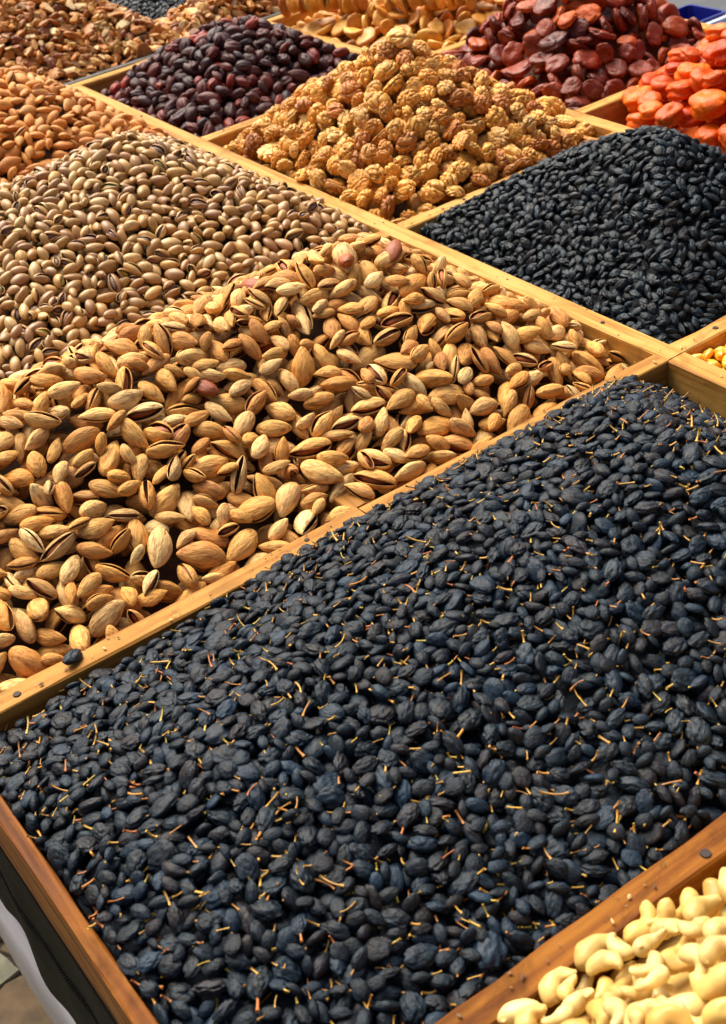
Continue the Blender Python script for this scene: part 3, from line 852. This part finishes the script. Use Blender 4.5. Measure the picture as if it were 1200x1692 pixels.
# ------------------------------------------------------------------ the wooden trays
_rb = np.random.RandomState(5)
def board(parent, x0, x1, y0, y1, m, z0=-.125, z1=0.0, label=None, nails=()):
    """one planed board, slightly rounded and slightly uneven; its own x runs along its length"""
    x0, x1, y0, y1, z0, z1 = [v * U for v in (x0, x1, y0, y1, z0, z1)]
    alongx = (x1 - x0) >= (y1 - y0)
    L, W = (x1 - x0, y1 - y0) if alongx else (y1 - y0, x1 - x0)
    bm = bmesh.new()
    n = max(2, int(L / .03))
    prof = [(-W / 2, z0), (-W / 2, z1 - .0012), (-W / 2 + .0012, z1), (W / 2 - .0012, z1), (W / 2, z1 - .0012), (W / 2, z0)]
    rings = []
    rw = np.random.RandomState(int(abs(x0 * 977 + y0 * 3331) * 100) % 99991)
    for k in range(n + 1):
        x = -L / 2 + L * k / n
        e = rw.normal(0, .0005, 6)
        rings.append([bm.verts.new((x, y + e[i] * .8, z + (e[i] * .5 if z > z0 else 0))) for i, (y, z) in enumerate(prof)])
    for k in range(n):
        for i in range(6):
            j = (i + 1) % 6
            bm.faces.new((rings[k][i], rings[k + 1][i], rings[k + 1][j], rings[k][j]))
    bm.faces.new(rings[0]); bm.faces.new(rings[-1][::-1])
    bmesh.ops.recalc_face_normals(bm, faces=bm.faces)
    me = bpy.data.meshes.new('board'); bm.to_mesh(me); bm.free(); me.materials.append(m)
    o = link('board', me, parent)
    o.location = ((x0 + x1) / 2, (y0 + y1) / 2, 0)
    if not alongx: o.rotation_euler = (0, 0, math.pi / 2)
    if label: o['label'] = label
    for (nx, ny, nr) in nails:
        nm = link('nail', nail_mesh, o)
        dx, dy = nx * U - o.location[0], ny * U - o.location[1]
        nm.location = (dx, dy, z1 + .0003) if alongx else (dy, -dx, z1 + .0003)
        nm.scale = (nr, nr, 1)
    return o

bm = bmesh.new()
bmesh.ops.create_cone(bm, cap_ends=True, segments=14, radius1=.0027, radius2=.0022, depth=.0012)
nail_mesh = bpy.data.meshes.new('nail'); bm.to_mesh(nail_mesh); bm.free(); nail_mesh.materials.append(M['nail'])

tray = empty('wooden_display_tray', (0, 0, 0))
tag(tray, 'large pine tray divided into compartments of nuts and dried fruit', 'tray')
d = .0006
P_, TN, RD = M['pale_pine'], M['tan_pine'], M['red_pine']
board(tray, *XB0, -.3, 3.29, RD, z0=-.1255, z1=.0006)
board(tray, *XB1, 1.2305, 3.2615, P_, z1=.001, nails=[(1.24, 1.38, .8), (1.241, 2.9, .8)])
board(tray, *XB1, -.3, 1.2295, P_, z1=.0)
board(tray, *XB2, .6065, 3.2610, P_)
board(tray, XB3[0], XB3[1], .3, 3.2610, P_)
board(tray, XB0[1] + d, 2.36, YA0[0], YA0[1], RD, z1=-.0008, nails=[(.6185, .583, 1.3)])
board(tray, XB0[1] + d, .704, YA1[0] + .001, YA1[1] + .002, TN, z1=-.001, nails=[(.222, 1.246, 1.15), (.62, 1.25, .8)])
board(tray, .706, XB1[0] - d, YA1[0] - .001, YA1[1] - .002, TN, z1=-.0005, nails=[(.787, 1.2415, 1.0), (1.142, 1.240, 1.0)])
board(tray, .694, .722, YA1[1] + .003, YA2[0] - d, TN, z1=-.003)
board(tray, XB1[1] + d, XB2[0] - d, 1.2305, 1.2615, P_, z1=-.0005, nails=[(1.335, 1.245, 1.1)])
board(tray, XB0[1] + d, XB1[0] - d, *YA2, TN, z1=-.0005)
board(tray, XB1[1] + d, XB2[0] - d, *YA2, P_, z1=-.0005, nails=[(1.40, 1.915, .7)])
board(tray, XB0[1] + d, XB1[0] - d, *YA25, P_, z1=-.0005)
board(tray, XB1[1] + d, XB2[0] - d, *YA25, P_, z1=-.0005)
board(tray, XB0[1] + d, XB3[1], *YA3, P_, z1=-.0005)
board(tray, XB2[1] + d, XB3[0] - d, 2.052, 2.083, P_, z1=-.0005)
board(tray, XB2[1] + d, XB3[0] - d, 2.628, 2.658, P_, z1=-.0005)
def box_mesh(name, x0, x1, y0, y1, z0, z1, m, parent=None, bev=0.0):
    bm = bmesh.new()
    bmesh.ops.create_cube(bm, size=1)
    for v in bm.verts:
        v.co = Vector(((x1 if v.co.x > 0 else x0) * U, (y1 if v.co.y > 0 else y0) * U, (z1 if v.co.z > 0 else z0) * U))
    if bev: bmesh.ops.bevel(bm, geom=list(bm.edges), offset=bev, segments=2, affect='EDGES', profile=.6)
    me = bpy.data.meshes.new(name); bm.to_mesh(me); bm.free(); me.materials.append(m)
    return link(name, me, parent)
box_mesh('bottom_panel', .13, 2.35, -.28, 3.28, -.14, -.1262, M['tray_bottom'], tray)

far_tray = empty('wooden_far_tray', (0, 0, 0))
tag(far_tray, 'pine tray of walnut pieces and black raisins behind the large tray', 'tray')
M['liner'] = plain('black_plastic_liner', lin(34, 36, 34), rough=.45, noise=lin(54, 56, 52))
board(far_tray, 1.603, 2.334, 3.545, 3.572, P_, z1=.006)
board(far_tray, 2.335, 2.365, 3.31, 4.5, P_, z1=-.001)
board(far_tray, 1.603, 1.6195, 3.573, 4.3, P_, z1=-.03)
box_mesh('liner', .6, 2.33, 3.300, 3.318, -.12, -.001, M['liner'], far_tray)
box_mesh('bottom_panel', .6, 2.4, 3.3, 4.7, -.14, -.1262, M['tray_bottom'], far_tray)

# ------------------------------------------------------------------ strung figs
fig_hi = [mk_fig(np.random.RandomState(900 + k), 2) for k in range(8)]
fig_me = [tri_mesh('fig', f[0][0][1], f[0][0][2], [M['fig']], None, f[0][0][5]) for f in fig_hi]
M['cord'] = plain('natural_cord', lin(190, 160, 110), rough=.8)
def fig_string(pts, n, label, seed):
    r = np.random.RandomState(seed)
    pts = np.array(pts, float) * U
    t = np.linspace(0, 1, n)
    seg = np.linspace(0, 1, len(pts))
    C = np.stack([np.interp(t, seg, pts[:, i]) for i in range(3)], 1)
    root = empty('fig_string', C[n // 2])
    tag(root, label, 'string of figs', 'strings of dried figs')
    tg = np.gradient(C, axis=0); tg /= np.linalg.norm(tg, axis=1)[:, None]
    for k in range(n):
        nn = tg[k] + r.normal(0, .22, 3); nn /= np.linalg.norm(nn)
        q = r.normal(size=3); ex = q - nn * (q @ nn); ex /= np.linalg.norm(ex)
        Rm = np.stack([ex, np.cross(nn, ex), nn], 1)
        o = link('fig', fig_me[r.randint(8)], root)
        o.matrix_world = to_m4(Rm, r.uniform(.85, 1.08), C[k] - C[n // 2] + r.normal(0, .0015, 3))
    V, T = tube(C - C[n // 2], .0012, 6)
    link('cord', tri_mesh('cord', V, T, [M['cord']]), root)
fig_string([(1.845, 3.20, .045), (1.88, 3.08, .07), (1.93, 2.98, .06)], 14, 'string of golden dried figs nearest the dark red fruit', 1)
fig_string([(1.94, 2.93, .045), (1.99, 2.83, .08), (2.07, 2.72, .07)], 13, 'string of golden dried figs nearest the dark apricots', 2)
fig_string([(1.95, 3.16, .08), (2.03, 3.05, .11), (2.08, 2.90, .09)], 16, 'string of golden dried figs lying across the middle', 3)
fig_string([(2.10, 2.86, .08), (2.15, 2.78, .10), (2.20, 2.70, .07)], 10, 'string of pale dried figs behind the one by the dark apricots', 4)
fig_string([(2.08, 3.20, .07), (2.18, 3.06, .09), (2.24, 2.92, .06)], 15, 'farthest string of golden dried figs', 5)

# ------------------------------------------------------------------ loose bits
h0 = HEAPS[0]
r = np.random.RandomState(77)
Vs, Ts, Rs, off = [], [], [], 0
for k in range(230):
    x, y = r.uniform(.17, 1.2) * U, r.uniform(.63, 1.215) * U
    z, _ = height_at(x, y)
    if project(np.array([[x, y, z]]))[0][0, 0] > 1400: continue
    L = r.uniform(.008, .022) * U
    n = 5; t = np.linspace(0, 1, n); a = r.uniform(0, 6.28); bd = r.normal(0, .3)
    pts = np.stack([x + L * t * math.cos(a) - bd * L * t * t * math.sin(a), y + L * t * math.sin(a) + bd * L * t * t * math.cos(a), z + .0008 + r.uniform(-.1, .5) * L * t], 1)
    V, T = tube(pts, L * .055 * np.array([1.3, .9, .8, .9, 1.4]), 5)
    Vs.append(V); Ts.append(T + off); off += len(V); Rs.append(np.full(len(V), r.rand()))
V = np.concatenate(Vs)
tag(link('loose_stalk_litter', tri_mesh('loose_stalk_litter', V, np.concatenate(Ts), [M['stem']], None, V / .015, np.concatenate(Rs))),
    'yellow brown broken stalks scattered over the blue black raisins', 'stalks', kind='stuff')
sp = mk_raisin(np.random.RandomState(4), 2)[0][0]
o = link('fallen_raisin', tri_mesh('fallen_raisin', sp[1], sp[2], [M['raisin']], None, sp[5]))
o.location = (.295 * U, 1.2505 * U, .0035); o.rotation_euler = (.5, .2, .6)
tag(o, 'single black raisin fallen on the divider beside the in-shell almonds', 'raisin')
kk = [blob(np.random.RandomState(60 + k), .0165, .0095, .0068, 4, wr=.04, wf=5, crease=.05, cf=4, lump=.05, pinch=.35, aniso=(.3, 1.4, 1.4)) for k in range(3)]
km = [tri_mesh('loose_almond_kernel', V, T, [M['kernel']], None, loc) for V, T, loc in kk]
for k, (px, py, txt) in enumerate([(.93, 1.57, 'at the top right of the heap'), (1.005, 1.56, 'right of the peak under a pale shell'), (.64, 1.50, 'on the left slope standing on end'), (.80, 1.62, 'near the ridge top'), (1.10, 1.40, 'low by the corner')]):
    z, _ = height_at(px * U, py * U)
    o = link('loose_almond_kernel', km[k % 3])
    o.location = (px * U, py * U, z - .002); o.rotation_euler = (r.uniform(-.5, .5), r.uniform(-.4, .4), r.uniform(0, 3.1)); o.scale = (.85,) * 3
    tag(o, 'reddish brown shelled almond kernel ' + txt, 'almond', 'shelled kernels among the in-shell almonds')

# ------------------------------------------------------------------ table, its skirt and the pavement
M['vinyl'] = plain('black_vinyl', lin(6, 6, 7), rough=.7, noise=lin(13, 13, 14), scale=40, bump=.3, spec=.05)
M['cloth'] = plain('white_cloth', lin(206, 202, 204), rough=.85, noise=lin(176, 172, 176), scale=14, bump=.4, dist=.002)
M['steel'] = plain('painted_steel', lin(90, 92, 94), rough=.5, metal=.4)
table = empty('market_table', (0, 0, 0)); tag(table, 'long market table under the trays with a black and white skirt', 'table')
box_mesh('tabletop', .135, 2.9, -.28, 4.7, -.175, -.1405, M['tray_bottom'], table)
for lx in (.6, 2.8):
    for ly in (-.2, 1.5, 3.0, 4.6):
        box_mesh('leg', lx, lx + .06, ly, ly + .06, -1.415, -.1755, M['steel'], table)
def sheet(name, prof, y0, y1, ny, wav, m, parent, thick=.0015, label=None):
    """hanging strip: prof = [(x, z)] in units down the sheet, wav(y, k) = sideways / vertical wander"""
    ys = np.linspace(y0, y1, ny)
    V = []
    for y in ys:
        for k, (x, z) in enumerate(prof):
            wx, wz = wav(y, k / (len(prof) - 1))
            V.append(((x + wx) * U, y * U, (z + wz) * U))
    V = np.array(V); n = len(prof)
    V2 = V + np.array([thick, 0, 0])
    T = grid_tris(ny, n)
    b = len(V)
    i = np.arange(ny - 1)
    e = np.concatenate([np.stack([i * n + j, (i + 1) * n + j, (i + 1) * n + j + b], 1) for j in (0, n - 1)] +
                       [np.stack([i * n + j, (i + 1) * n + j + b, i * n + j + b], 1) for j in (0, n - 1)])
    o = link(name, tri_mesh(name, np.concatenate([V, V2]), np.concatenate([T, T[:, ::-1] + b, e]), [m]), parent)
    if label: o['label'] = label
    return o
wy = lambda y, k: (-.004 * k * (1 + math.sin(y * 23 + 1) + .5 * math.sin(y * 51)), k * k * .012 * (math.sin(y * 17) + .7 * math.sin(y * 41 + 2)))
sheet('black_band', [(.1265, -.085), (.1262, -.12), (.125, -.18), (.124, -.25), (.1225, -.315)], -.25, 3.2, 260, wy, M['vinyl'], table, label='black vinyl band with a zip under the wooden rail')
wc = lambda y, k: (-.006 * k * (1 + math.sin(y * 9 + 2)), .01 * k * math.sin(y * 11))
sheet('white_cloth', [(.1300, -.20), (.1295, -.30), (.128, -.42), (.126, -.56)], -.25, 3.2, 160, wc, M['cloth'], table)
# zip teeth along the band
Vs, Ts, off = [], [], 0
cv = np.array([[x, y, z] for x in (-1, 1) for y in (-1, 1) for z in (-1, 1)], float)
ct = np.array([[0, 1, 3], [0, 3, 2], [4, 6, 7], [4, 7, 5], [0, 4, 5], [0, 5, 1], [2, 3, 7], [2, 7, 6], [0, 2, 6], [0, 6, 4], [1, 5, 7], [1, 7, 3]])
for k in range(760):
    y = .35 + k * .0042
    wx, wz = wy(y, .45)
    Vs.append((cv * np.array([.0016, .0012, .0065]) + np.array([.1242 + wx, y, -.185 + wz])) * U); Ts.append(ct + off); off += 8
zp = link('zip_teeth', tri_mesh('zip_teeth', np.concatenate(Vs), np.concatenate(Ts), [M['vinyl']], smooth=False), table)
zp['kind'] = 'stuff'

M['joint'] = plain('pavement_joint_dirt', lin(58, 52, 42), rough=.95, noise=lin(84, 76, 60), scale=24, bump=.6, dist=.004)
bm = bmesh.new()
gs = [bm.verts.new(v) for v in ((-60, -60, -1.42 * U - .006), (60, -60, -1.42 * U - .006), (60, 60, -1.42 * U - .006), (-60, 60, -1.42 * U - .006))]
bm.faces.new(gs); me = bpy.data.meshes.new('pavement'); bm.to_mesh(me); bm.free(); me.materials.append(M['joint'])
pave = link('pavement', me); tag(pave, 'rough pavement of uneven grey and brown stones below the table', None, kind='structure')
st_m = [plain('paving_stone_' + n, a, rough=.9, noise=b, scale=28, amt=.8, bump=.7, dist=.004) for n, a, b in
        (('pale', lin(195, 189, 156), lin(145, 140, 114)), ('grey', lin(145, 143, 119), lin(106, 104, 83)), ('brown', lin(119, 98, 70), lin(85, 70, 52)), ('dark', lin(98, 91, 70), lin(67, 59, 46)))]
r = np.random.RandomState(31)
gs_ = .155
nx, ny = 17, 17
jit = r.uniform(-.36, .36, (nx + 1, ny + 1, 2)) * gs_
for i in range(nx):
    for j in range(ny):
        q = []
        for (a, b) in ((0, 0), (1, 0), (1, 1), (0, 1)):
            q.append(np.array([-1.2 + (i + a + .5 * (j % 2) * 0) * gs_, .9 + (j + b) * gs_]) + jit[i + a, j + b])
        q = np.array(q); c = q.mean(0)
        poly = []
        for k in range(4):
            a, b = q[k], q[(k + 1) % 4]
            for f in (.12, .5, .88):
                m_ = a + (b - a) * f + r.normal(0, .004, 2)
                poly.append(c + (m_ - c) * .95)
        bm = bmesh.new()
        h_ = r.uniform(-.002, .003)
        top = [bm.verts.new(((p[0] - c[0]) * U * .97, (p[1] - c[1]) * U * .97, h_ + r.uniform(-.0008, .0008))) for p in poly]
        midv = [bm.verts.new(((p[0] - c[0]) * U, (p[1] - c[1]) * U, h_ - .003)) for p in poly]
        bot = [bm.verts.new(((p[0] - c[0]) * U, (p[1] - c[1]) * U, -.012)) for p in poly]
        n = len(poly); bm.faces.new(top)
        for k in range(n):
            bm.faces.new((top[k], midv[k], midv[(k + 1) % n], top[(k + 1) % n])); bm.faces.new((midv[k], bot[k], bot[(k + 1) % n], midv[(k + 1) % n]))
        bmesh.ops.recalc_face_normals(bm, faces=bm.faces)
        me = bpy.data.meshes.new('stone'); bm.to_mesh(me); bm.free(); me.materials.append(st_m[r.randint(4)])
        o = link('stone', me, pave); o.location = (c[0] * U, c[1] * U, -1.42 * U)

# ------------------------------------------------------------------ the next stall, behind the right-hand rail
M['ply'] = plain('pale_plywood', lin(214, 204, 170), rough=.6, noise=lin(190, 176, 130), scale=20)
M['tarp'] = plain('dark_grey_counter', lin(74, 76, 74), rough=.35, noise=lin(44, 42, 40), scale=9, stretch=(1, 4, 1))
M['blue'] = plain('blue_plastic', lin(16, 28, 120), rough=.35)
M['tubp'] = plain('white_translucent_plastic', lin(196, 206, 222), rough=.3, noise=lin(170, 184, 206), scale=12)
M['grey'] = plain('blue_grey_goods', lin(112, 128, 144), rough=.6, noise=lin(70, 80, 94), scale=30)
cnt = empty('neighbouring_counter', (0, 0, 0)); tag(cnt, 'dark grey counter behind the right-hand rail of the large tray', 'counter')
box_mesh('countertop', 2.42, 4.6, .6, 4.6, -.17, -.13, M['tarp'], cnt, .002)
for lx in (2.5, 4.45):
    for ly in (.7, 4.45):
        box_mesh('leg', lx, lx + .06, ly, ly + .06, -1.415, -.1705, M['steel'], cnt)
board(far_tray, 2.42, 2.455, 2.50, 3.20, M['ply'], z1=.004)
def tub(name, x0, x1, y0, y1, h, m, label, cat, fillm=None, z=-.128):
    t = empty(name, ((x0 + x1) / 2 * U, (y0 + y1) / 2 * U, z * U)); tag(t, label, cat)
    cx, cy = (x0 + x1) / 2, (y0 + y1) / 2
    w, l = (x1 - x0) / 2, (y1 - y0) / 2
    bm = bmesh.new()
    def ring(k, zz): return [bm.verts.new((sx * w * k * U, sy * l * k * U, zz * U)) for sx, sy in
                             ((-1, -.9), (-.9, -1), (.9, -1), (1, -.9), (1, .9), (.9, 1), (-.9, 1), (-1, .9))]
    rr_ = [ring(.9, 0), ring(.98, h), ring(1.04, h), ring(1.04, h + .006), ring(.95, h + .006), ring(.87, .008)]
    bm.faces.new(rr_[0][::-1]); bm.faces.new(rr_[-1])
    for a, b in zip(rr_[:-1], rr_[1:]):
        for k in range(8): bm.faces.new((a[k], a[(k + 1) % 8], b[(k + 1) % 8], b[k]))
    me = bpy.data.meshes.new('shell'); bm.to_mesh(me); bm.free(); me.materials.append(m); link('shell', me, t)
    if fillm:
        f = box_mesh('contents', -w * .85, w * .85, -l * .85, l * .85, .01, h * .8, fillm, t, .004)
    return t
tub('plastic_tub', 2.47, 2.66, 2.10, 2.385, .055, M['tubp'], 'white translucent plastic tub on the counter behind the orange apricots', 'tub', M['grey'])
tub('blue_crate', 2.44, 2.60, 2.40, 2.52, .06, M['blue'], 'deep blue plastic crate beside the white tub', 'crate')

r = np.random.RandomState(5150)
Vs, Ts, Rs, off = [], [], [], 0
lines = [((.2, 1.246), (1.2, 1.246)), ((1.24, .8), (1.24, 3.2)), ((1.26, 1.916), (1.78, 1.916)), ((.2, 1.246), (.8, 1.246)), ((1.2, 1.246), (1.75, 1.246)), ((.3, .589), (.9, .589)), ((1.26, 2.638), (1.7, 2.638))]
for k in range(190):
    (ax, ay), (bx, by) = lines[r.randint(len(lines))]
    t = r.rand(); side = r.normal(0, .009)
    side = max(-.0135, min(.0135, side))
    x = ax + (bx - ax) * t + (side if ax == bx else 0); y = ay + (by - ay) * t + (side if ay == by else 0)
    V, T = ico(1)
    V = V * (1 + .35 * Waves(r, 5, 2)(V))[:, None] * r.uniform(.0003, .0011) * np.array([r.uniform(.8, 2.4), 1, .55])
    a = r.uniform(0, 6.28); c_, s_ = math.cos(a), math.sin(a)
    V = V @ np.array([[c_, s_, 0], [-s_, c_, 0], [0, 0, 1]]) + np.array([x * U, y * U, .0009])
    Vs.append(V); Ts.append(T + off); off += len(V); Rs.append(np.full(len(V), r.rand()))
M['crumb'] = item_mat('crumbs', [lin(206, 168, 110), lin(120, 80, 44), lin(60, 44, 34), lin(190, 140, 80)], rough=.8, bump=.2)
V = np.concatenate(Vs)
tag(link('shell_crumbs', tri_mesh('shell_crumbs', V, np.concatenate(Ts), [M['crumb']], None, V / .002, np.concatenate(Rs), smooth=False)),
    'tiny shell crumbs and dust lying along the tops of the wooden dividers', 'crumbs', kind='stuff')
